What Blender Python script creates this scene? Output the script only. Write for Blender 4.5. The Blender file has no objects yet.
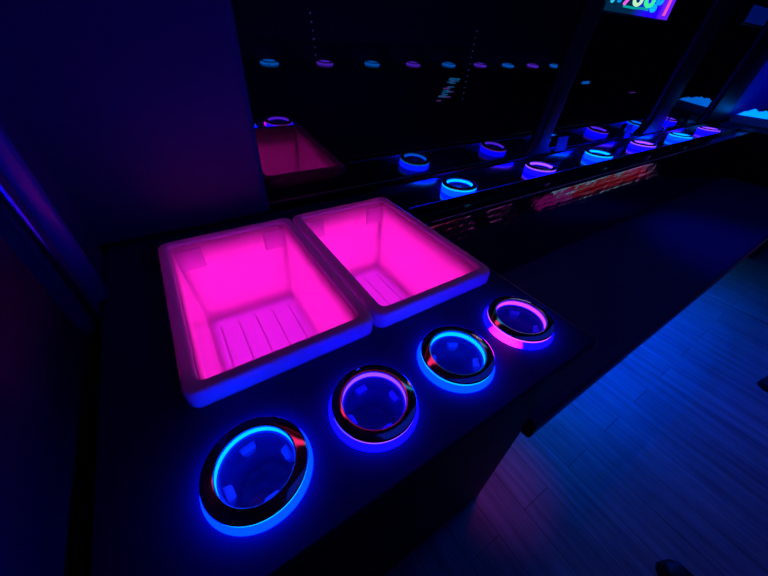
import bpy, bmesh, math, random
from mathutils import Vector, Matrix
random.seed(7)
C = bpy.context.scene.collection
PI = math.pi

# ------------------------------------------------------------------ materials
def nt(name):
    m = bpy.data.materials.new(name); m.use_nodes = True
    t = m.node_tree; t.nodes.clear()
    o = t.nodes.new('ShaderNodeOutputMaterial')
    return m, t, o

def pbr(name, col, rough=.5, metal=0., spec=.5, ior=1.5, coat=0., bump=None, vary=None, sheen=0.):
    m, t, o = nt(name)
    b = t.nodes.new('ShaderNodeBsdfPrincipled')
    b.inputs['Base Color'].default_value = (*col, 1)
    b.inputs['Roughness'].default_value = rough
    b.inputs['Metallic'].default_value = metal
    b.inputs['IOR'].default_value = ior
    b.inputs['Specular IOR Level'].default_value = spec
    b.inputs['Coat Weight'].default_value = coat
    t.links.new(b.outputs[0], o.inputs[0])
    tc = t.nodes.new('ShaderNodeTexCoord')
    if vary:
        n = t.nodes.new('ShaderNodeTexNoise'); n.inputs['Scale'].default_value = vary[0]
        n.inputs['Detail'].default_value = 4
        t.links.new(tc.outputs['Object'], n.inputs['Vector'])
        r = t.nodes.new('ShaderNodeMapRange'); r.inputs[3].default_value = max(0, rough - vary[1]); r.inputs[4].default_value = rough + vary[1]
        t.links.new(n.outputs[0], r.inputs[0]); t.links.new(r.outputs[0], b.inputs['Roughness'])
    if bump:
        sc, st, dist = bump[:3]
        mp = t.nodes.new('ShaderNodeMapping')
        if len(bump) > 3: mp.inputs['Scale'].default_value = bump[3]
        t.links.new(tc.outputs['Object'], mp.inputs[0])
        n = t.nodes.new('ShaderNodeTexNoise'); n.inputs['Scale'].default_value = sc; n.inputs['Detail'].default_value = 3
        t.links.new(mp.outputs[0], n.inputs['Vector'])
        bp = t.nodes.new('ShaderNodeBump'); bp.inputs['Strength'].default_value = st; bp.inputs['Distance'].default_value = dist
        t.links.new(n.outputs[0], bp.inputs['Height']); t.links.new(bp.outputs[0], b.inputs['Normal'])
    return m

def emit(name, col, s=1.):
    m, t, o = nt(name)
    e = t.nodes.new('ShaderNodeEmission'); e.inputs[0].default_value = (*col, 1); e.inputs[1].default_value = s
    t.links.new(e.outputs[0], o.inputs[0])
    return m

def translucent(name, col, dcol, w):
    m, t, o = nt(name)
    a = t.nodes.new('ShaderNodeBsdfTranslucent'); a.inputs[0].default_value = (*col, 1)
    d = t.nodes.new('ShaderNodeBsdfDiffuse'); d.inputs[0].default_value = (*dcol, 1)
    x = t.nodes.new('ShaderNodeMixShader'); x.inputs[0].default_value = w
    t.links.new(d.outputs[0], x.inputs[1]); t.links.new(a.outputs[0], x.inputs[2])
    g = t.nodes.new('ShaderNodeBsdfGlossy'); g.inputs['Roughness'].default_value = .25
    fr = t.nodes.new('ShaderNodeFresnel'); fr.inputs[0].default_value = 1.4
    y = t.nodes.new('ShaderNodeMixShader')
    t.links.new(fr.outputs[0], y.inputs[0]); t.links.new(x.outputs[0], y.inputs[1]); t.links.new(g.outputs[0], y.inputs[2])
    t.links.new(y.outputs[0], o.inputs[0])
    return m

def plank_mat():
    m, t, o = nt('plank_vinyl')
    b = t.nodes.new('ShaderNodeBsdfPrincipled'); b.inputs['Roughness'].default_value = .55
    b.inputs['Specular IOR Level'].default_value = .25
    tc = t.nodes.new('ShaderNodeTexCoord')
    mp = t.nodes.new('ShaderNodeMapping'); mp.inputs['Rotation'].default_value = (0, 0, PI / 2)
    t.links.new(tc.outputs['Object'], mp.inputs[0])
    br = t.nodes.new('ShaderNodeTexBrick'); br.offset = .37; br.offset_frequency = 2
    br.inputs['Color1'].default_value = (.30, .34, .36, 1); br.inputs['Color2'].default_value = (.38, .42, .44, 1)
    br.inputs['Mortar'].default_value = (.20, .22, .23, 1)
    br.inputs['Scale'].default_value = 1; br.inputs['Mortar Size'].default_value = .0018
    br.inputs['Brick Width'].default_value = .9; br.inputs['Row Height'].default_value = .115
    t.links.new(mp.outputs[0], br.inputs['Vector'])
    mp2 = t.nodes.new('ShaderNodeMapping'); mp2.inputs['Scale'].default_value = (38, 2.2, 1)
    t.links.new(tc.outputs['Object'], mp2.inputs[0])
    n = t.nodes.new('ShaderNodeTexNoise'); n.inputs['Scale'].default_value = 1.; n.inputs['Detail'].default_value = 6; n.inputs['Roughness'].default_value = .65
    t.links.new(mp2.outputs[0], n.inputs['Vector'])
    r = t.nodes.new('ShaderNodeMapRange'); r.inputs[1].default_value = .3; r.inputs[2].default_value = .7; r.inputs[3].default_value = .55; r.inputs[4].default_value = 1.15
    t.links.new(n.outputs[0], r.inputs[0])
    mx = t.nodes.new('ShaderNodeMixRGB'); mx.blend_type = 'MULTIPLY'; mx.inputs[0].default_value = 1
    t.links.new(br.outputs[0], mx.inputs[1]); t.links.new(r.outputs[0], mx.inputs[2])
    t.links.new(mx.outputs[0], b.inputs['Base Color'])
    t.links.new(b.outputs[0], o.inputs[0])
    return m

M = dict(
    laminate=pbr('navy_laminate', (.002, .006, .10), .55, spec=.10),
    ledge=pbr('ledge_gloss', (.002, .004, .030), .13, spec=.6, vary=(9, .04)),
    cabinet=pbr('cabinet_black', (.004, .006, .03), .5, spec=.15),
    vinyl=pbr('seat_vinyl', (.02, .035, .22), .42, spec=.3, bump=(60, .15, .004)),
    backvinyl=pbr('gloss_vinyl', (.006, .007, .03), .05, spec=.7, ior=1.9, bump=(13, .06, .010, (1, 1, 1.3))),
    wall=pbr('wall_vinyl', (.003, .02, .13), .5, spec=.35, bump=(90, .1, .002)),
    glass=pbr('dark_glass', (.002, .002, .006), .02, spec=.5, ior=1.85),
    glow_band=pbr('glow_band_satin', (.007, .03, .30), .4, spec=.4),
    pillar=pbr('pillar_black', (.004, .006, .03), .38, spec=.3),
    bezel=pbr('black_chrome', (.66, .66, .70), .085, metal=1.),
    chrome=pbr('chrome', (.75, .75, .78), .12, metal=1.),
    cup=pbr('cup_plastic', (.012, .03, .42), .38, spec=.4),
    tab=pbr('tab_rubber', (.06, .25, .95), .6),
    tray=translucent('ice_plastic', (.96, .80, .94), (.93, .80, .92), .5),
    boss=translucent('boss_plastic', (.9, .85, 1), (.9, .85, 1), .72),
    rim=translucent('rim_plastic', (.9, .8, .95), (.66, .76, .94), .20),
    floor=plank_mat(),
    ceil=pbr('ceiling_black', (.015, .018, .05), .55),
    trim=pbr('trim_metal', (.6, .62, .7), .5),
    bluetrim=pbr('blue_trim_metal', (.03, .16, .9), .22, metal=1.),
    lip_line=pbr('lip_line_blue', (.05, .4, .85), .35),
    glossbar=pbr('gloss_bar', (.75, .8, .9), .16, metal=1.),
    edge=pbr('edge_dark', (.05, .05, .08), .3),
    black=pbr('shoe_black', (.006, .006, .01), .42, spec=.25),
    paper=pbr('card_plastic', (.10, .22, .85), .5),
    frame=pbr('frame_black', (.008, .008, .014), .35),
    cyan_in=emit('cyan_ring', (.0, .06, 1), 11),
    cyan_out=emit('cyan_skirt', (.0, .0048, 1), 19),
    cyan_line=emit('cyan_line', (.0, .5, 1), 1.4),
    violet_line=emit('violet_line', (.4, .08, 1), 1.2),
    pink_line=emit('pink_line', (1, .1, .8), 1.2),
    violet_in=emit('violet_ring', (.045, .009, 1), 9),
    violet_out=emit('violet_skirt', (.0006, .0003, 1), 13),
    pink_in=emit('pink_ring', (.16, .014, 1), 5.5),
    pink_spot=emit('pink_spot', (1, .03, .6), 4),
    far_cyan=emit('far_cyan', (.0, .15, 1), 4.8),
    far_violet=emit('far_violet', (.12, .025, 1), 4.5),
    tub_pink=emit('tub_pink', (.75, .014, 1), 4.2),
    tub_red=emit('tub_red', (1, .014, .56), 6),
)

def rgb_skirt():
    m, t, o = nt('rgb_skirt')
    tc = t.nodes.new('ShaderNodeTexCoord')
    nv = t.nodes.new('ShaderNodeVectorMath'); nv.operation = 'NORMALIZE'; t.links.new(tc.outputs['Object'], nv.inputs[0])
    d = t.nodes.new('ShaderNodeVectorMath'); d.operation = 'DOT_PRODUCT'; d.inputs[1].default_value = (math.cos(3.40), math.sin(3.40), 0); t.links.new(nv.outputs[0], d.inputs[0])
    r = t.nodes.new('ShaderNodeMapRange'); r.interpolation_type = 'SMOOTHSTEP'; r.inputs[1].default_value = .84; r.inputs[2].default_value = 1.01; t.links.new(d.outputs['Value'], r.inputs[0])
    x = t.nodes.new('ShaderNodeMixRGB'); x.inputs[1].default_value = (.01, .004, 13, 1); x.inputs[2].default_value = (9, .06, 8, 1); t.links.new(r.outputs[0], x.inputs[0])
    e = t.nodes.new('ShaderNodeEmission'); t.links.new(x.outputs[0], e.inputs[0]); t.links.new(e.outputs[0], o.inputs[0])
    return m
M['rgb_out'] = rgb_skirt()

# ------------------------------------------------------------------ helpers
def obj(name, bm, m, parent=None, smooth=False, mods=None):
    me = bpy.data.meshes.new(name)
    bmesh.ops.recalc_face_normals(bm, faces=bm.faces)
    bm.to_mesh(me); bm.free()
    me.materials.append(M[m] if isinstance(m, str) else m)
    if smooth:
        for p in me.polygons: p.use_smooth = True
    o = bpy.data.objects.new(name, me); C.objects.link(o)
    if parent: o.parent = parent
    return o

def tag(o, label, cat, group=None, kind=None):
    o['label'] = label; o['category'] = cat
    if group: o['group'] = group
    if kind: o['kind'] = kind
    return o

def thing(name, label, cat, loc=(0, 0, 0), rz=0, group=None):
    o = bpy.data.objects.new(name, None); C.objects.link(o)
    o.empty_display_size = .05
    o.location = loc; o.rotation_euler = (0, 0, rz)
    return tag(o, label, cat, group)

def struct(name, bm, m, parent=None, smooth=False):
    o = obj(name, bm, m, parent, smooth)
    o['kind'] = 'structure'
    return o

def box(bm, x0, x1, y0, y1, z0, z1, bev=0, seg=2):
    r = bmesh.ops.create_cube(bm, size=1)
    vs = r['verts']
    for v in vs:
        v.co = Vector(((x0 + x1) / 2 + v.co.x * (x1 - x0), (y0 + y1) / 2 + v.co.y * (y1 - y0), (z0 + z1) / 2 + v.co.z * (z1 - z0)))
    if bev:
        es = list({e for v in vs for e in v.link_edges})
        bmesh.ops.bevel(bm, geom=es, offset=bev, segments=seg, profile=.5, affect='EDGES')
    return bm

def B(*a, **k):
    return box(bmesh.new(), *a, **k)

def lathe(bm, prof, n=64, closed=False, a0=0, a1=2 * PI, c=(0, 0, 0)):
    full = abs(a1 - a0 - 2 * PI) < 1e-6
    cols = n if full else n + 1
    rings = []
    for i in range(cols):
        a = a0 + (a1 - a0) * i / n
        rings.append([bm.verts.new((c[0] + r * math.cos(a), c[1] + r * math.sin(a), c[2] + z)) for r, z in prof])
    m = len(prof)
    for i in range(n):
        A, D = rings[i], rings[(i + 1) % cols]
        for j in range(m if closed else m - 1):
            k = (j + 1) % m
            bm.faces.new((A[j], D[j], D[k], A[k]))
    if not full and closed:
        bm.faces.new(rings[0]); bm.faces.new(list(reversed(rings[-1])))
    return rings

def disc(bm, r, z, n=64, c=(0, 0)):
    vs = [bm.verts.new((c[0] + r * math.cos(2 * PI * i / n), c[1] + r * math.sin(2 * PI * i / n), z)) for i in range(n)]
    bm.faces.new(vs)

def rrect(x0, x1, y0, y1, r, seg=6):
    pts = []
    for cx, cy, a in ((x1 - r, y1 - r, 0), (x0 + r, y1 - r, PI / 2), (x0 + r, y0 + r, PI), (x1 - r, y0 + r, 1.5 * PI)):
        for i in range(seg + 1):
            t = a + PI / 2 * i / seg
            pts.append((cx + r * math.cos(t), cy + r * math.sin(t)))
    return pts

def loft(bm, loops, close_ring=False, cap_last=False, cap_first=False):
    L = [[bm.verts.new(p) for p in lp] for lp in loops]
    n = len(L[0]); k = len(L)
    for i in range(k if close_ring else k - 1):
        A, D = L[i], L[(i + 1) % k]
        for j in range(n):
            bm.faces.new((A[j], A[(j + 1) % n], D[(j + 1) % n], D[j]))
    if cap_last: bm.faces.new(L[-1])
    if cap_first: bm.faces.new(list(reversed(L[0])))
    return L

def tube(bm, pts, r, n=10):
    pts = [Vector(p) for p in pts]
    prev = None
    for i, p in enumerate(pts):
        d = (pts[min(i + 1, len(pts) - 1)] - pts[max(i - 1, 0)]).normalized()
        u = d.orthogonal().normalized() if prev is None else (prev - d * prev.dot(d)).normalized()
        prev = u
        w = d.cross(u)
        ring = [bm.verts.new(p + r * (math.cos(2 * PI * j / n) * u + math.sin(2 * PI * j / n) * w)) for j in range(n)]
        if i:
            for j in range(n):
                bm.faces.new((last[j], last[(j + 1) % n], ring[(j + 1) % n], ring[j]))
        else:
            bm.faces.new(list(reversed(ring)))
        last = ring
    bm.faces.new(last)

def prism(bm, poly, x0, x1):
    """polygon in (y, z) extruded along x"""
    a = [bm.verts.new((x0, y, z)) for y, z in poly]
    b = [bm.verts.new((x1, y, z)) for y, z in poly]
    n = len(poly)
    for i in range(n):
        bm.faces.new((a[i], a[(i + 1) % n], b[(i + 1) % n], b[i]))
    bm.faces.new(list(reversed(a))); bm.faces.new(b)
    return bm

def cut(o, cutters):
    """drill holes: cutters = list of bmesh"""
    for bm in cutters:
        me = bpy.data.meshes.new('cutter'); bmesh.ops.recalc_face_normals(bm, faces=bm.faces)
        bm.to_mesh(me); bm.free()
        c = bpy.data.objects.new('cutter', me); C.objects.link(c)
        md = o.modifiers.new('cut', 'BOOLEAN'); md.object = c; md.operation = 'DIFFERENCE'; md.solver = 'EXACT'
        bpy.context.view_layer.update()
        dg = bpy.context.evaluated_depsgraph_get()
        new = bpy.data.meshes.new_from_object(o.evaluated_get(dg))
        o.modifiers.clear(); o.data = new
        bpy.data.objects.remove(c); bpy.data.meshes.remove(me)

def cyl(x, y, z0, z1, r, n=48):
    bm = bmesh.new()
    loft(bm, [[(x + r * math.cos(2 * PI * i / n), y + r * math.sin(2 * PI * i / n), z) for i in range(n)] for z in (z0, z1)], cap_last=True, cap_first=True)
    return bm

def dup(root, loc, label, group=None):
    r = root.copy(); C.objects.link(r); r.location = loc
    r['label'] = label
    if group: r['group'] = group
    for ch in list(root.children):
        c = ch.copy(); C.objects.link(c); c.parent = r
        for g in ch.children:
            d = g.copy(); C.objects.link(d); d.parent = c
    return r

# ------------------------------------------------------------------ dimensions (floor z = 0, bus runs along x, window side at +y)
ZC = .728            # counter top
ZL = .739            # lip of the bar ledge
ZF = .724            # channel floor in the ledge
#           # bar ledge tier
ZS = .450            # bench seat
YW = .800            # foot of the window wall
CAMZ = 1.105
TILT = math.tan(math.radians(3.2))
XE = 7.0             # end of the bus
YO = -1.02           # opposite wall
ZR = 1.66            # ceiling

# ------------------------------------------------------------------ setting
struct('floor', B(-.6, XE, YO, .9, -.04, 0), 'floor')
struct('ceiling', B(-.6, XE, YO, .9, ZR, ZR + .04), 'ceil')
def wy(z): return YW - (z - ZC) * TILT       # tilted window side
bm = bmesh.new()
prism(bm, [(wy(0) + .012, 0), (wy(ZR) + .012, ZR), (.93, ZR), (.93, 0)], -.6, XE)
struct('wall_window_side', bm, 'frame')
struct('wall_opposite', B(-.6, XE, YO - .05, YO, 0, ZR), 'wall')
struct('wall_rear', B(XE, XE + .05, YO, .9, 0, ZR), 'wall')
struct('wall_front', B(-.65, -.6, YO, .9, 0, ZR), 'wall')

# windows: dark glossy panes with rounded lower corners and a slim frame
def window(name, x0, x1, z0=.752, z1=1.50, r=.05):
    def P(x, z, off=0): return (x, wy(z) - off, z)
    bm = bmesh.new()
    pts = rrect(x0, x1, z0, z1, r)
    loft(bm, [[P(x, z, .004) for x, z in pts], [P(x, z, -.008) for x, z in pts]], cap_first=True, cap_last=True)
    w = struct(name, bm, 'glass')
    bm = bmesh.new()
    f = .007
    o_ = rrect(x0 - f, x1 + f, z0 - f, z1 + f, r + f)
    loft(bm, [[P(x, z, .0042) for x, z in pts], [P(x, z, .009) for x, z in rrect(x0 - .002, x1 + .002, z0 - .002, z1 + .002, r + .002)],
              [P(x, z, .009) for x, z in o_], [P(x, z, .0) for x, z in o_]])
    struct('window_frame', bm, 'frame' if x0 < 1 else 'bluetrim', w, True)
    return w
window('window_1', .12, 1.235)
window('window_2', 1.335, 2.19)
window('window_3', 2.395, 3.05)
bm = bmesh.new()
prism(bm, [(wy(.752) - .004, .752), (wy(1.6) - .004, 1.6), (wy(1.6) + .02, 1.6), (wy(.752) + .02, .752)], 3.47, XE)
struct('wall_rear_panel', bm, 'wall')

# pillars between the windows
def pillar(name, x0, x1, depth=.03, r=.02, flare=.05, m='pillar', z0=.742):
    bm = bmesh.new()
    loops = []
    for k in range(13):
        t = k / 12; z = z0 + (ZR - z0) * t ** 1.8
        h = max(0, 1 - (z - z0) / .07)
        e = flare * h * h
        a, b = x0 - e, x1 + e; y = wy(z) + .02; d = depth + .02
        sec = [(a, y)]
        for i in range(7):
            q = PI + PI / 2 * i / 6
            sec.append((a + r + r * math.cos(q), y - d + r + r * math.sin(q)))
        for i in range(7):
            q = 1.5 * PI + PI / 2 * i / 6
            sec.append((b - r + r * math.cos(q), y - d + r + r * math.sin(q)))
        sec.append((b, y))
        loops.append([(x, yy, z) for x, yy in sec])
    loft(bm, loops, cap_first=True, cap_last=True)
    return struct(name, bm, m, None, True)
pillar('pillar_1', 1.235, 1.325, .026, .02)
pillar('pillar_2', 2.195, 2.385, .026, .02)
pillar('pillar_3', 3.06, 3.46, .026, .02)
pillar('wall_corner_panel', -.26, .172, .045, .022, 0, 'wall', .745)

# partition at the left with its padded front part
struct('wall_partition', B(-.26, -.175, .53, .76, 0, ZR, bev=.01), 'wall')
struct('wall_partition_pad', B(-.30, -.19, -.2, .515, 0, ZR, bev=.02, seg=3), 'cabinet')
bm = bmesh.new(); tube(bm, [(-.172, .522, .70), (-.172, .522, 1.0), (-.172, .522, 1.4), (-.172, .522, ZR - .01)], .0045, 12)
struct('trim_partition', bm, 'bluetrim', None, True)

bm = bmesh.new(); tube(bm, [(-.176, .585, ZC + .012), (-.176, .585, 1.0), (-.176, .585, 1.3), (-.176, .585, ZR - .01)], .02, 20)
struct('glow_band_roll', bm, 'glow_band', None, True)  # added roll, bluer than the wall, to show as a soft glow band

# ------------------------------------------------------------------ cup holders
RR = .0545
def cup_holder(name, label, loc, inner, outer, line, H=.013, LH=.0016, detail=True, rz=0, spot=None, group=None, n=64):
    t = thing(name, label, 'cup holder', loc, rz, group)
    R = RR
    # bezel: convex black-chrome ring on top of the glowing skirt
    prof = [(R - .003, .0010), (R - .0004, .0014), (R, .0024), (R - .0006, .0034), (R - .0018, .0040), (R - .0070, .0052), (R - .0120, .0063), (R - .0132, .0062), (R - .0140, .0054), (R - .0142, .0040), (R - .0136, .0012)]
    bm = bmesh.new(); lathe(bm, [(r, z + H) for r, z in prof], n, closed=True); obj('bezel', bm, 'bezel', t, True)
    # glowing skirt under the bezel with a brighter line at its top
    bm = bmesh.new(); fl = .0045 if H < .015 else .0
    lathe(bm, [(R - .0008 + fl, .0004), (R - .0012, H - LH - .0002), (R - .006, H - LH - .0002), (R - .006, .0004)], n, closed=True)
    sk = obj('glow_skirt', bm, outer, t, True)
    bm = bmesh.new(); lathe(bm, [(R - .0004, H + .0006 - LH), (R - .0004, H + .0006), (R - .0055, H + .0006), (R - .0055, H + .0006 - LH)], n, closed=True)
    obj('light_line', bm, line, sk, True)
    if spot:
        bm = bmesh.new(); lathe(bm, [(R + .0043, .0006), (R - .0006, H - .0020), (R - .0010, H - .0020), (R + .0039, .0006)], 14, closed=True, a0=spot[0], a1=spot[1])
        g = obj('pink_segment', bm, 'pink_spot', sk, True); g['label'] = 'pink part of the glowing skirt'
    # inner light ring
    bm = bmesh.new(); lathe(bm, [(R - .0139, H + .0008), (R - .0139, H - .0058), (R - .0125, H - .0058), (R - .0125, H + .0008)], n, closed=True)
    obj('light_ring', bm, inner, t, True)
    if detail:
        bm = bmesh.new()
        w = .0385; h = H - .0062
        lathe(bm, [(w, h), (w - .001, h - .012), (w - .0015, h - .030), (w - .006, h - .032), (w - .0065, h - .062), (w - .009, h - .066), (.010, h - .067), (.0005, h - .0665),
                   (.0005, h - .069), (w - .007, h - .069), (w - .004, h - .064), (w - .0035, h - .034), (w + .0002, h - .031), (w + .0008, h - .012), (w + .0012, h)], n, closed=True)
        obj('cup', bm, 'cup', t, True)
        for k in range(4):
            a = PI / 4 + k * PI / 2
            bm = bmesh.new()
            def T(r, s, z): return (r * math.cos(a) - s * math.sin(a), r * math.sin(a) + s * math.cos(a), z + h)
            A = [T(.0372, -.0100, -.009), T(.0372, .0100, -.009), T(.0372, .0085, -.026), T(.0372, -.0085, -.026)]
            D = [T(.0275, -.0075, -.011), T(.0275, .0075, -.011), T(.0305, .0062, -.025), T(.0305, -.0062, -.025)]
            va = [bm.verts.new(p) for p in A]; vd = [bm.verts.new(p) for p in D]
            for i in range(4): bm.faces.new((va[i], va[(i + 1) % 4], vd[(i + 1) % 4], vd[i]))
            bm.faces.new(va); bm.faces.new(list(reversed(vd)))
            bmesh.ops.bevel(bm, geom=list(bm.edges), offset=.0012, segments=2, affect='EDGES')
            obj('grip_tab', bm, 'tab', t)
    return t

s = .36
near = [(-.067 * s, .503 * s), (.342 * s, .502 * s), (.746 * s, .507 * s), (1.154 * s, .511 * s)]
G1 = 'glowing cup holders along the front of the console'
cup_holder('cup_holder', 'largest and nearest blue glowing cup holder, in front of the left ice bin', (*near[0], ZC), 'cyan_in', 'cyan_out', 'cyan_line', group=G1, rz=.92)
cup_holder('cup_holder', 'violet rimmed cup holder between the two blue ones on the front console', (*near[1], ZC), 'violet_in', 'violet_out', 'violet_line', group=G1, rz=.80)
cup_holder('cup_holder', 'blue glowing cup holder in front of the right ice bin', (*near[2], ZC), 'cyan_in', 'cyan_out', 'cyan_line', group=G1, rz=.15)
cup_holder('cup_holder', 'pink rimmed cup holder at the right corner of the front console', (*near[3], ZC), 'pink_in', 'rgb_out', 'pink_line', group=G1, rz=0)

# ------------------------------------------------------------------ console with two ice bins
XR = .497
con = thing('bar_console', 'dark end console holding two pink ice bins and four glowing cup holders', 'console', (0, 0, 0))
top = obj('countertop', B(-.172, XR, .088, .785, ZC - .022, ZC, bev=.003), 'laminate', con)
bins = [(-.223 * .345, .562 * .345), (.568 * .345, 1.342 * .345)]
BY0, BY1 = .288, 1.987 * .345
holes = [cyl(x, y, ZC - .05, ZC + .05, .0402) for x, y in near]
for x0, x1 in bins:
    bm = bmesh.new()
    pts = rrect(x0 + .008, x1 - .008, BY0 + .008, BY1 - .008, .02)
    loft(bm, [[(x, y, ZC - .05) for x, y in pts], [(x, y, ZC + .05) for x, y in pts]], cap_first=True, cap_last=True)
    holes.append(bm)
cut(top, holes)
obj('front_panel', B(-.172, XR - .012, .104, .118, .002, ZC - .0225, bev=.002), 'cabinet', con)
obj('end_panel', B(XR - .026, XR - .012, .1185, .785, .002, ZC - .0225, bev=.002), 'cabinet', con)
obj('inner_panel', B(-.172, -.160, .1185, .785, .002, ZC - .0225), 'cabinet', con)
obj('back_panel', B(-.1595, XR - .0265, .770, .785, .002, ZC - .0225), 'cabinet', con)
ch = obj('edge_strip', B(XR + .0003, XR + .0020, .088, .785, ZC - .018, ZC + .0004), 'edge', con); ch['label'] = 'thin dark edge strip'

def ice_bin(label, x0, x1, zf=.548):
    cx, cy = (x0 + x1) / 2, (BY0 + BY1) / 2
    t = thing('ice_bin', label, 'ice bin', (cx, cy, ZC), 0, 'lit ice bins in the console')
    hx, hy = (x1 - x0) / 2, (BY1 - BY0) / 2
    zt = .032
    def L(ins, z, r): return [(x, y, z) for x, y in rrect(-hx + ins, hx - ins, -hy + ins, hy - ins, r, 7)]
    bm = bmesh.new()
    rw = .020
    loft(bm, [L(.001, .0008, .018), L(.0, .006, .018), L(.0005, zt - .006, .018), L(.003, zt - .0015, .017), L(.007, zt, .016), L(rw - .005, zt, .014), L(rw - .0015, zt - .0015, .013), L(rw, zt - .006, .013),
              L(rw, zt - .0075, .013), L(rw - .004, zt - .0075, .015), L(rw - .004, zt - .0065, .015), L(.006, zt - .0065, .016), L(.005, .0008, .016)], close_ring=True)
    obj('rim', bm, 'rim', t, True)
    # basin: tapered tray, walls with real thickness, grooved floor
    zb = zf - ZC
    bm = bmesh.new()
    i0 = rw + .0005
    lo = [L(i0, zt - .008, .014), L(i0 + .002, -.03, .016), L(i0 + .010, zb + .035, .022), L(i0 + .013, zb + .012, .026), L(i0 + .022, zb + .002, .026)]
    lo += [L(i0 + .03, zb, .02)]
    out = [L(i0 + .03, zb - .004, .02), L(i0 + .020, zb - .003, .028), L(i0 + .009, zb + .010, .028), L(i0 + .006, zb + .033, .024), L(i0 - .002, -.028, .018), L(i0 - .003, zt - .008, .016)]
    a = loft(bm, lo)
    bm.faces.new(a[-1])
    b = loft(bm, out)
    bm.faces.new(b[0])
    n = len(a[0])
    for j in range(n): bm.faces.new((a[0][j], a[0][(j + 1) % n], b[-1][(j + 1) % n], b[-1][j]))
    obj('basin', bm, 'tray', t, True)
    bm = bmesh.new()
    wx = hx - i0 - .034
    for k in range(5):
        x = -wx + 2 * wx * k / 4
        box(bm, x - .0015, x + .0015, -hy + i0 + .04, hy - i0 - .04, zb - .0005, zb + .0012, bev=.0005)
    obj('floor_ribs', bm, 'tray', t)
    for sx in (-1, 1):
        bm = bmesh.new()
        xa = sx * (hx - i0 - .0035); xb = sx * (hx - i0 - .052)
        box(bm, min(xa, xb), max(xa, xb), hy - i0 - .0105, hy - i0 - .0035, -.028, .018, bev=.0025, seg=3)
        kill = [f for f in bm.faces if f.normal.y > .9 or f.normal.x * sx > .9]
        bmesh.ops.delete(bm, geom=kill, context='FACES')
        obj('corner_boss', bm, 'boss', t, True)
    bm = bmesh.new()
    box(bm, hx - i0 - .016, hx - i0 - .006, -hy + i0 + .0045, -hy + i0 + .012, -.07, .012, bev=.003)
    obj('corner_rib', bm, 'tray', t, True)
    # backlight panels that light the translucent tray, inside the cabinet
    bm = bmesh.new(); box(bm, -hx + .03, hx - .03, -hy + .03, hy - .03, zb - .022, zb - .016)
    l = obj('light_panel', bm, 'tub_pink', t); l['label'] = 'pink light panel under the bin'
    for sy in (-1, 1):
        bm = bmesh.new(); box(bm, -hx + .03, hx - .03, sy * (hy - .0105) - .0008, sy * (hy - .0105) + .0008, zb + .02, -.03 if sy < 0 else .022)
        l = obj('light_panel', bm, 'tub_red', t); l['label'] = 'rose light panel beside the bin'
    for sx in (-1, 1):
        bm = bmesh.new(); box(bm, sx * (hx - .0105) - .0008, sx * (hx - .0105) + .0008, -hy + .04, hy - .03, zb + .02, .022)
        l = obj('light_panel', bm, 'tub_red', t); l['label'] = 'rose light panel beside the bin'
    return t
ice_bin('left pink lit ice bin with ribbed floor, beside the partition', *bins[0])
ice_bin('right pink lit ice bin, next to the bar ledge', *bins[1])

# ------------------------------------------------------------------ bar ledge with six cup holders
X0L, X1L = XR + .004, 3.198
led = thing('bar_ledge', 'long glossy dark bar ledge running under the windows', 'ledge', (0, 0, 0))
LX = [.741, 1.158, 1.568, 1.977, 2.42, 2.842]; LY = .6775
o = obj('ledge_top', prism(bmesh.new(), [(.6135, ZF - .03), (.6135, ZL - .0025), (.6145, ZL - .0006), (.617, ZL), (.6195, ZL), (.6218, ZL - .0006), (.6225, ZL - .0025), (.6225, ZF),
    (.774, ZF), (.774, ZL - .003), (.776, ZL - .0006), (.779, ZL), (.786, ZL), (.786, ZF - .03)], X0L, X1L), 'ledge', led)
cut(o, [cyl(x, LY, ZF - .06, ZF + .008, .0402) for x in LX])
obj('front_step', prism(bmesh.new(), [(.553, ZF - .0065), (.553, ZF - .003), (.555, ZF - .001), (.613, ZF - .001), (.613, ZF - .0065)], X0L, X1L), 'ledge', led)
x = obj('edge_trim', B(X0L + .03, X1L, .5515, .5545, ZF - .0035, ZF - .0002), 'trim', led); x['label'] = 'thin bare metal edge trim'
bm = bmesh.new(); tube(bm, [(X0L, .781, ZL + .004), (2, .781, ZL + .004), (X1L, .781, ZL + .004)], .0045, 12)
obj('back_molding', bm, 'ledge', led, True)
bm = prism(bmesh.new(), [(.6160, ZL + .0002), (.6160, ZL + .0018), (.6168, ZL + .0026), (.6225, ZL + .0006), (.6225, ZL - .0018)], X0L, X1L)
obj('lip_edge', bm, 'lip_line', led)  # bright blue put into this edge so it reads as lit
obj('back_face', B(X0L, X1L, .7715, .7735, ZF + .0003, ZL - .001), 'glossbar', led)
obj('ledge_support', B(X0L, X1L, .60, .785, .36, .640), 'cabinet', led)
G2 = 'glowing cup holders in the bar ledge'
names = ['cyan cup holder in the ledge nearest the right ice bin', 'violet cup holder in the ledge at the foot of the first window pillar',
         'cyan cup holder in the ledge just right of the first window pillar', 'violet cup holder in the ledge left of the second pillar foot',
         'second farthest ledge cup holder, glowing cyan', 'farthest ledge cup holder, glowing violet']
for i, x in enumerate(LX):
    cup_holder('cup_holder', names[i], (x, LY, ZF), 'far_violet' if i % 2 else 'far_cyan', 'violet_out' if i % 2 else 'cyan_out', 'violet_line' if i % 2 else 'cyan_line', H=.0222, LH=.0035, group=G2, n=48)

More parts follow.
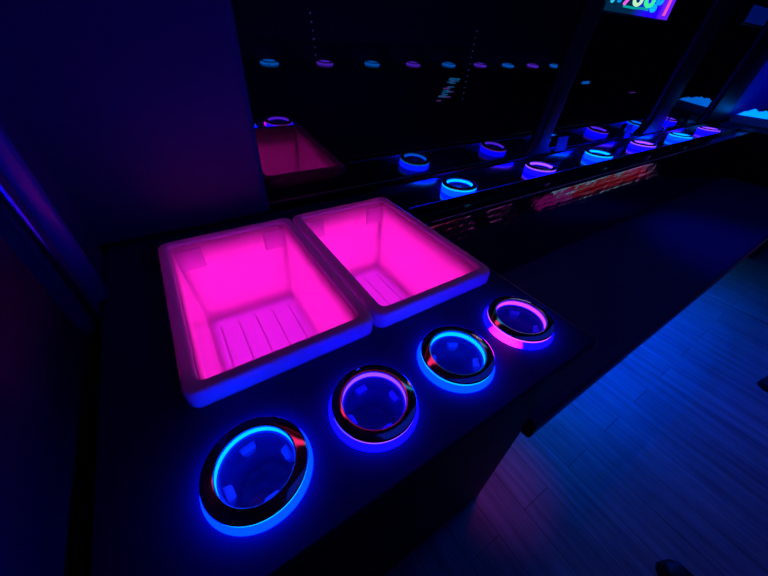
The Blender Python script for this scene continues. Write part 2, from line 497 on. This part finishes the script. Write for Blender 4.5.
# menu cards leaning on the glass
def card(x, label, dx, h=.055, w=.075):
    bm = bmesh.new()
    r = bmesh.ops.create_cube(bm, size=1)
    for v in bm.verts: v.co = Vector((v.co.x * w + (v.co.z) * dx, v.co.y * .002 - v.co.z * -.008, (v.co.z + .5) * h))
    o = obj('card', bm, 'paper'); o.location = (x, .776, ZL + .009)
    tag(o, label, 'card', 'blue cards leaning on the windows')
card(1.425, 'widest blue card leaning on the window right of the first pillar', 0)
card(2.0, 'small blue card leaning on the window left of the second pillar', 0, .06, .06)
card(2.44, 'narrow blue card leaning on the window beyond the second pillar', 0, .07, .022)

# ------------------------------------------------------------------ side bench
X1B = 3.20
ben = thing('side_bench', 'long dark vinyl bench with glossy low back under the bar ledge', 'bench', (0, 0, 0))
prof = [(.098, .385), (.090, .388), (.086, .396), (.085, .425), (.088, .440), (.097, .448), (.115, .4505), (.30, .4495), (.545, .4485), (.545, .385)]
obj('seat', prism(bmesh.new(), prof, XR + .003, X1B), 'vinyl', ben)
# glossy upholstered back, slightly reclined
bm = bmesh.new()
AZ = [(.7125, 5.1), (.702, 5.1), (.692, 5.4), (.672, 6.4), (.652, 7.3), (.632, 8.25), (.612, 9.05), (.59, 9.6), (.53, 9.6), (.49, 9.6)]
yy = .5485; face = [(yy, AZ[0][0])]
for (za, aa), (zb_, ab) in zip(AZ, AZ[1:]):
    yy -= (za - zb_) * math.tan(math.radians((aa + ab) / 2)); face.append((yy, zb_))
poly = [(yy + .002, .452), (yy - .002, .470)] + face[::-1] + [(.556, .7165), (.598, .7165), (.598, .452)]
a = []
NX = 60
for i in range(NX + 1):
    xx = XR + .006 + (X1B - XR - .006) * i / NX
    a.append([bm.verts.new((xx, y, z)) for y, z in poly])
for i in range(NX):
    for j in range(len(poly)):
        k = (j + 1) % len(poly)
        bm.faces.new((a[i][j], a[i][k], a[i + 1][k], a[i + 1][j]))
bm.faces.new(a[0]); bm.faces.new(list(reversed(a[-1])))
obj('backrest', bm, 'backvinyl', ben)
obj('base', B(XR + .003, X1B, .17, .54, .002, .3845), 'cabinet', ben)

# LED strip under the bench nosing (lights the floor)
ls = thing('led_strip', 'colour changing light strip under the front edge of the side bench', 'light strip', (0, 0, 0))
segs = [(.505, .57, (1, .03, .5), 1.5), (.57, .66, (.2, .02, .8), 1.5), (.74, 1.05, (.0, .15, 1), 27), (1.05, 2.1, (.0, .058, 1), 82), (2.1, 2.6, (0, .09, 1), 42), (2.6, 3.15, (0, .3, .8), 4)]
for i, (a, b, c, st) in enumerate(segs):
    obj('led_segment', B(a + .002, b - .002, .158, .1685, .275, .281), emit('bench_led', c, st), ls)

# ------------------------------------------------------------------ opposite side of the bus (seen in the reflections)
opp = thing('opposite_bar', 'dark bar cabinet along the opposite side, seen reflected in the windows', 'bar cabinet', (0, 0, 0))
YF = -.78
obj('bar_top', B(-.1, 6.6, YO + .002, YF, ZC - .03, ZC, bev=.004), 'ledge', opp)
obj('bar_front', B(-.1, 6.6, YF - .03, YF - .012, .002, ZC - .0305), 'cabinet', opp)
OX = [.73 + .387 * k for k in range(9)]
WHERE = ['farthest left in the dark window', 'second from left in the dark window', 'third from left in the dark window', 'fourth from left in the dark window',
         'fifth from left, above the sparkle cluster', 'sixth from left, right of the sparkles', 'seventh from left in the first window', 'eighth from left in the first window', 'ninth, close beside the first pillar']
for i, x in enumerate(OX):
    v = i % 2
    cup_holder('cup_holder', '%s cup holder on the opposite bar, mirrored %s' % ('violet' if v else 'cyan', WHERE[i]), (x, -.9, ZC), 'far_violet' if v else 'far_cyan',
               'far_violet' if v else 'far_cyan', 'violet_line' if v else 'cyan_line', H=.010, detail=False, group='cup holders on the opposite bar', n=32)
ol = thing('led_strip', 'multicolour light strip along the opposite bar front, reflected in the bench back', 'light strip', (0, 0, 0))
for a, b, c, st in [(1.5, 2.0, (1, .06, .35), 1.5), (2.0, 2.7, (.8, .12, .8), 1.5), (3.4, 4.2, (.30, .6, 1), 2.6), (4.2, 5.0, (.22, .6, 1), 2.6), (5.0, 5.7, (.7, .3, 1), 2.5)]:
    obj('led_segment', B(a, b, YF - .0115, YF + .001, .077, .083), emit('opp_led', c, st), ol)
ot = thing('toe_light', 'red and magenta toe light low on the opposite bar, mirrored in the bench back', 'light strip', (0, 0, 0))
for a, b, c, st in [(3.1, 3.75, (.7, .02, .5), .6), (3.75, 5.6, (1, .004, .012), .42)]:
    obj('led_segment', B(a, b, YF - .0115, YF + .001, .008, .055), emit('toe_led', c, st), ot)
for x, z, c, lb in ((4.38, .59, (0, .2, 1), 'cyan courtesy light added on the opposite bar, mirrored at the left of the second window'),
                    (5.7, .44, (.3, .04, 1), 'violet courtesy light added on the opposite bar, mirrored at the right of the second window')):
    t = thing('glint_light', lb, 'courtesy light', (x, YF - .0118, z), 0, 'courtesy lights added on the opposite bar')  # lamps added to give two low glints mirrored in the second window
    obj('base_plate', B(-.09, .09, .0, .004, -.025, .025, bev=.001), 'frame', t)
    obj('lens', B(-.075, .075, .0042, .012, -.012, .014, bev=.003), emit('glint', c, 2.5), t)

# ------------------------------------------------------------------ rear end
rc = thing('rear_console', 'black far console closing the side bench at its far end', 'console', (0, 0, 0))
obj('body', B(3.215, 4.4, .10, .775, .002, ZC - .035, bev=.004), 'cabinet', rc)
obj('top', B(3.205, 4.42, .085, .778, ZC - .0345, ZC - .0005, bev=.004), 'frame', rc)
rl = thing('glow_bin', 'cyan glowing bin on the far console at the right edge', 'ice bin', (3.50, .60, ZC))
bm = bmesh.new()
def L2(ins, z, r): return [(x, y, z) for x, y in rrect(-.02 + ins, .36 - ins, -.16 + ins, .16 - ins, r, 5)]
loft(bm, [L2(.004, 0, .02), L2(0, .004, .02), L2(0, .046, .02), L2(.004, .05, .02), L2(.016, .05, .014), L2(.018, .044, .014), L2(.018, .012, .014)], cap_first=True, cap_last=True)
obj('bin', bm, 'rim', rl, True)
bm = bmesh.new()
for i in range(12):
    for j in range(10):
        x = .03 + .28 * i / 11; y = -.12 + .24 * j / 9
        bmesh.ops.create_icosphere(bm, subdivisions=1, radius=.02, matrix=Matrix.Translation((x + random.uniform(-.006, .006), y + random.uniform(-.006, .006), .036 + random.uniform(-.006, .018))))
o = obj('ice', bm, emit('ice_glow', (0, .18, 1), 2.2), rl, True); o['kind'] = 'stuff'  # ice carries its own glow in place of light from the bin
# lit picture screen high on the second window
sc = thing('screen', 'bright multicolour screen high on the second window, cut by the top edge', 'screen', (0, 0, 0))
zs0 = 1.197
ysc = wy(zs0) - .02
obj('housing', B(1.325, 1.80, ysc + .003, ysc + .018, zs0 - .004, zs0 + .40, bev=.003), 'frame', sc)
def screen_mat():
    m, t, o = nt('screen_picture')
    tc = t.nodes.new('ShaderNodeTexCoord')
    sp = t.nodes.new('ShaderNodeSeparateXYZ'); t.links.new(tc.outputs['Object'], sp.inputs[0])
    n = t.nodes.new('ShaderNodeTexNoise'); n.inputs['Scale'].default_value = 9; n.inputs['Detail'].default_value = 2
    t.links.new(tc.outputs['Object'], n.inputs['Vector'])
    def mp(sock, a, b, c=0, d=1):
        r = t.nodes.new('ShaderNodeMapRange'); r.inputs[1].default_value = a; r.inputs[2].default_value = b; r.inputs[3].default_value = c; r.inputs[4].default_value = d
        t.links.new(sock, r.inputs[0]); return r.outputs[0]
    low = t.nodes.new('ShaderNodeMixRGB'); low.inputs[1].default_value = (.0, .02, .06, 1); low.inputs[2].default_value = (.02, .0, 1.2, 1)
    t.links.new(mp(sp.outputs[0], 1.50, 1.62), low.inputs[0])
    vi = t.nodes.new('ShaderNodeMixRGB'); vi.inputs[2].default_value = (.13, .01, 1., 1)
    t.links.new(low.outputs[0], vi.inputs[1]); t.links.new(mp(sp.outputs[0], 1.69, 1.72), vi.inputs[0])
    hi = t.nodes.new('ShaderNodeMixRGB'); hi.inputs[1].default_value = (.6, .02, .06, 1); hi.inputs[2].default_value = (.1, .9, 1.3, 1)
    t.links.new(mp(n.outputs[0], .52, .60), hi.inputs[0])
    x = t.nodes.new('ShaderNodeMixRGB'); t.links.new(vi.outputs[0], x.inputs[1]); t.links.new(hi.outputs[0], x.inputs[2])
    t.links.new(mp(sp.outputs[2], zs0 + .07, zs0 + .12), x.inputs[0])
    e = t.nodes.new('ShaderNodeEmission'); e.inputs[1].default_value = 1.
    t.links.new(x.outputs[0], e.inputs[0]); t.links.new(e.outputs[0], o.inputs[0])
    return m
pn = obj('panel', B(1.33, 1.79, ysc - .001, ysc + .0025, zs0, zs0 + .392), screen_mat(), sc)
def squiggle(col, st, pts, r=.004):
    bm = bmesh.new(); tube(bm, [(x, ysc - .0012 - r, zs0 + .004 + .5 * z) for x, z in pts], r, 8)
    obj('glowing_line', bm, emit('line', col, st), pn, True)
def arc(cx, cz, r, a0, a1, n=14): return [(cx + r * math.cos(math.radians(a0 + (a1 - a0) * i / n)), cz + r * math.sin(math.radians(a0 + (a1 - a0) * i / n))) for i in range(n + 1)]
squiggle((.03, .6, .8), 1, [(1.345, .035), (1.355, .06), (1.36, .10)], .005)
squiggle((0, .3, 1), 1, [(1.385, .04), (1.39, .07), (1.40, .11)], .006)
squiggle((.9, .12, .8), 1, [(1.425, .035), (1.445, .07), (1.45, .11)], .005)
squiggle((.55, .9, .55), 1, arc(1.505, .065, .024, 150, 380), .005)
squiggle((.05, .9, .35), 1, arc(1.585, .072, .026, 140, 400), .006)
squiggle((.0, .45, .45), .8, [(1.43, .025), (1.50, .024), (1.56, .03), (1.60, .028)], .003)
squiggle((.0, .5, 1), 1, arc(1.632, .040, .014, 0, 350), .005)
squiggle((.0, .4, 1), 1, arc(1.66, .085, .016, 160, 420), .005)
squiggle((.9, .08, .5), 1, [(1.735, .012), (1.737, .05), (1.738, .11)], .005)

ds = thing('small_screen', 'dim blue small screen high on the third window at upper right', 'screen', (0, 0, 0))
yq = wy(1.30) - .016
obj('housing', B(2.615, 2.955, yq + .002, yq + .012, 1.228, 1.308, bev=.003), 'frame', ds)
obj('panel', B(2.625, 2.945, yq - .001, yq + .0015, 1.236, 1.30), emit('dim_screen', (.0, .004, .09), 1), ds)

# tiny lights hanging on the opposite bar, seen as sparkles in the first window
def light_string(label, x, z0, z1, n):
    t = thing('light_string', label, 'string light', (0, 0, 0), 0, 'strings of tiny lights on the opposite bar')
    bm = bmesh.new(); tube(bm, [(x, YF + .006, z0), (x + .01, YF + .008, (z0 + z1) / 2), (x + .03, YF + .006, z1)], .0015, 6)
    obj('wire', bm, 'frame', t, True)
    for i in range(n):
        k = i / (n - 1)
        bm = bmesh.new(); bmesh.ops.create_icosphere(bm, subdivisions=1, radius=.005)
        for v in bm.verts: v.co = Vector((v.co.x + x + .03 * k + random.uniform(-.004, .004), v.co.y + YF + .012, v.co.z * 1.3 + z0 + (z1 - z0) * k))
        obj('bulb', bm, emit('tiny_bulb', (.12, .2, 1), .7), t, True)
light_string('short string of tiny lights mirrored left in the first window', .97, 1.0, .76, 7)
light_string('long string of tiny lights mirrored beside the cyan sparkle cluster', 2.38, .98, .50, 12)
t = thing('sparkle_cluster', 'ragged cluster of tiny cyan sparkles mirrored in the first window', 'lights', (0, 0, 0))
for nm, col, cnt, zz in (('cyan_sparkles', (.02, .35, 1), 26, (.52, .66)), ('violet_sparkles', (.45, .12, 1), 9, (.47, .66))):
    bm = bmesh.new()
    for i in range(cnt):
        z = random.uniform(*zz); x = 2.22 + (z - .58) * .5 + random.uniform(-.05, .05)
        w_ = random.uniform(.01, .035)
        box(bm, x - w_, x + w_, YF + .004, YF + .008, z - .003, z + .003)
    o = obj(nm, bm, emit(nm, col, 1.6), t); o['kind'] = 'stuff'
obj('backing_strip', B(2.13, 2.33, YF - .0115, YF + .0035, .002, .69), 'frame', t)

# shoes on the floor
def shoe(label, loc, rz):
    bm = bmesh.new()
    secs = [(0, .012, .010, .03), (.01, .024, .010, .045), (.04, .036, .008, .055), (.09, .044, .006, .062), (.15, .040, .006, .085), (.21, .034, .006, .10), (.26, .034, .006, .105), (.285, .024, .008, .10)]
    loops = []
    for x, w, z0, z1 in secs:
        zc = (z0 + z1) / 2; h = (z1 - z0) / 2
        loops.append([(x, w * math.copysign(abs(math.cos(q)) ** .7, math.cos(q)), zc + h * math.copysign(abs(math.sin(q)) ** .7, math.sin(q))) for q in [2 * PI * i / 20 for i in range(20)]])
    t = thing('shoe', label, 'shoe', loc, rz)
    loft(bm, loops, cap_first=True, cap_last=True)
    obj('upper', bm, 'black', t, True)
    bm = bmesh.new()
    pts = [(x, -w * 1.06) for x, w, _, _ in secs] + [(x, w * 1.06) for x, w, _, _ in reversed(secs)]
    loft(bm, [[(x, y, .0008) for x, y in pts], [(x, y, .0095) for x, y in pts]], cap_first=True, cap_last=True)
    obj('sole', bm, 'black', t)
shoe('black shoe tip on the floor at the right edge of the picture', (1.83, -.26, 0), -.5)
shoe('dark shoe tip on the floor at the bottom edge of the picture', (.80, -.285, 0), -2.0)

# area and spot fills added to brighten walls, bench and floor
def area(name, loc, size, col, power, rot=(0, 0, 0)):
    l = bpy.data.lights.new(name, 'AREA'); l.shape = 'RECTANGLE'; l.size, l.size_y = size; l.color = col; l.energy = power
    o = bpy.data.objects.new(name, l); C.objects.link(o); o.location = loc; o.rotation_euler = rot
    return o
area('blue_fill', (1.9, -.1, ZR - .02), (3.5, .5), (.01, .04, 1), 1.3)  # added area light for the overall blue ambience
def spot(name, loc, to, ang, col, power, blend=.9, rad=.04):
    l = bpy.data.lights.new(name, 'SPOT'); l.spot_size = math.radians(ang); l.spot_blend = blend; l.color = col; l.energy = power; l.shadow_soft_size = rad
    o = bpy.data.objects.new(name, l); C.objects.link(o); o.location = loc
    o.rotation_euler = (Vector(to) - Vector(loc)).to_track_quat('-Z', 'Y').to_euler()
spot('pink_floor_fill', (.56, .14, .365), (.57, .11, 0), 66, (1, .03, .6), .45, 1, .01)  # added spot, strengthens the pink pool on the floor
spot('bench_edge_fill', (2.0, .72, 1.55), (1.95, .10, .45), 42, (0, .012, 1), 13, 1)  # added spot that puts a blue glow along the seat edge
spot('rear_wall_fill', (3.9, -.3, 1.6), (4.0, .75, 1.1), 70, (.0, .012, 1), 110)  # no real lamp, added to turn the rear wall panel blue
spot('corner_panel_fill', (.9, -.85, 1.55), (-.02, .76, 1.15), 40, (.006, .03, 1), 12)  # added to wash the left corner panel while sparing the counter

t = thing('light_bar', 'red and cyan ceiling light bar above the windows, mirrored in the cup holder rims', 'light bar', (0, 0, 0))
obj('housing', B(-.05, 2.15, .58, .70, ZR - .03, ZR - .002, bev=.004), 'frame', t)
for a, b, c, st in ((.05, .79, (1, .02, .14), 1.5), (.81, 1.95, (.03, .40, .75), .7)):
    obj('diffuser', B(a, b, .59, .69, ZR - .036, ZR - .0305, bev=.002), emit('bar_light', c, st), t)

# ------------------------------------------------------------------ world, camera
w = bpy.data.worlds.new('World'); bpy.context.scene.world = w; w.use_nodes = True
w.node_tree.nodes['Background'].inputs[0].default_value = (.0, .0, .02, 1)
w.node_tree.nodes['Background'].inputs[1].default_value = .2

yaw, pit, rol = math.radians(35.11), math.radians(39.164), math.radians(3.651)
f0 = Vector((math.sin(yaw), math.cos(yaw), 0))
fwd = math.cos(pit) * f0 - math.sin(pit) * Vector((0, 0, 1))
right = fwd.cross(Vector((0, 0, 1))).normalized(); up = right.cross(fwd)
r2 = math.cos(rol) * right + math.sin(rol) * up
u2 = -math.sin(rol) * right + math.cos(rol) * up
cam = bpy.data.cameras.new('camera'); cam.sensor_fit = 'HORIZONTAL'; cam.sensor_width = 36; cam.lens = 312.8 / 768 * 36
cam.clip_start = .01
co = bpy.data.objects.new('camera', cam); C.objects.link(co)
m = Matrix((r2, u2, -fwd)).transposed().to_4x4(); m.translation = (0, 0, CAMZ)
co.matrix_world = m
S = bpy.context.scene
S.camera = co
S.view_settings.view_transform = 'Standard'; S.view_settings.look = 'None'; S.view_settings.gamma = 1; S.view_settings.exposure = 0
S.view_settings.use_curve_mapping = False
S.cycles.use_denoising = True
S.cycles.max_bounces = 10; S.cycles.diffuse_bounces = 6; S.cycles.glossy_bounces = 5; S.cycles.transmission_bounces = 8
S.cycles.sample_clamp_indirect = 6
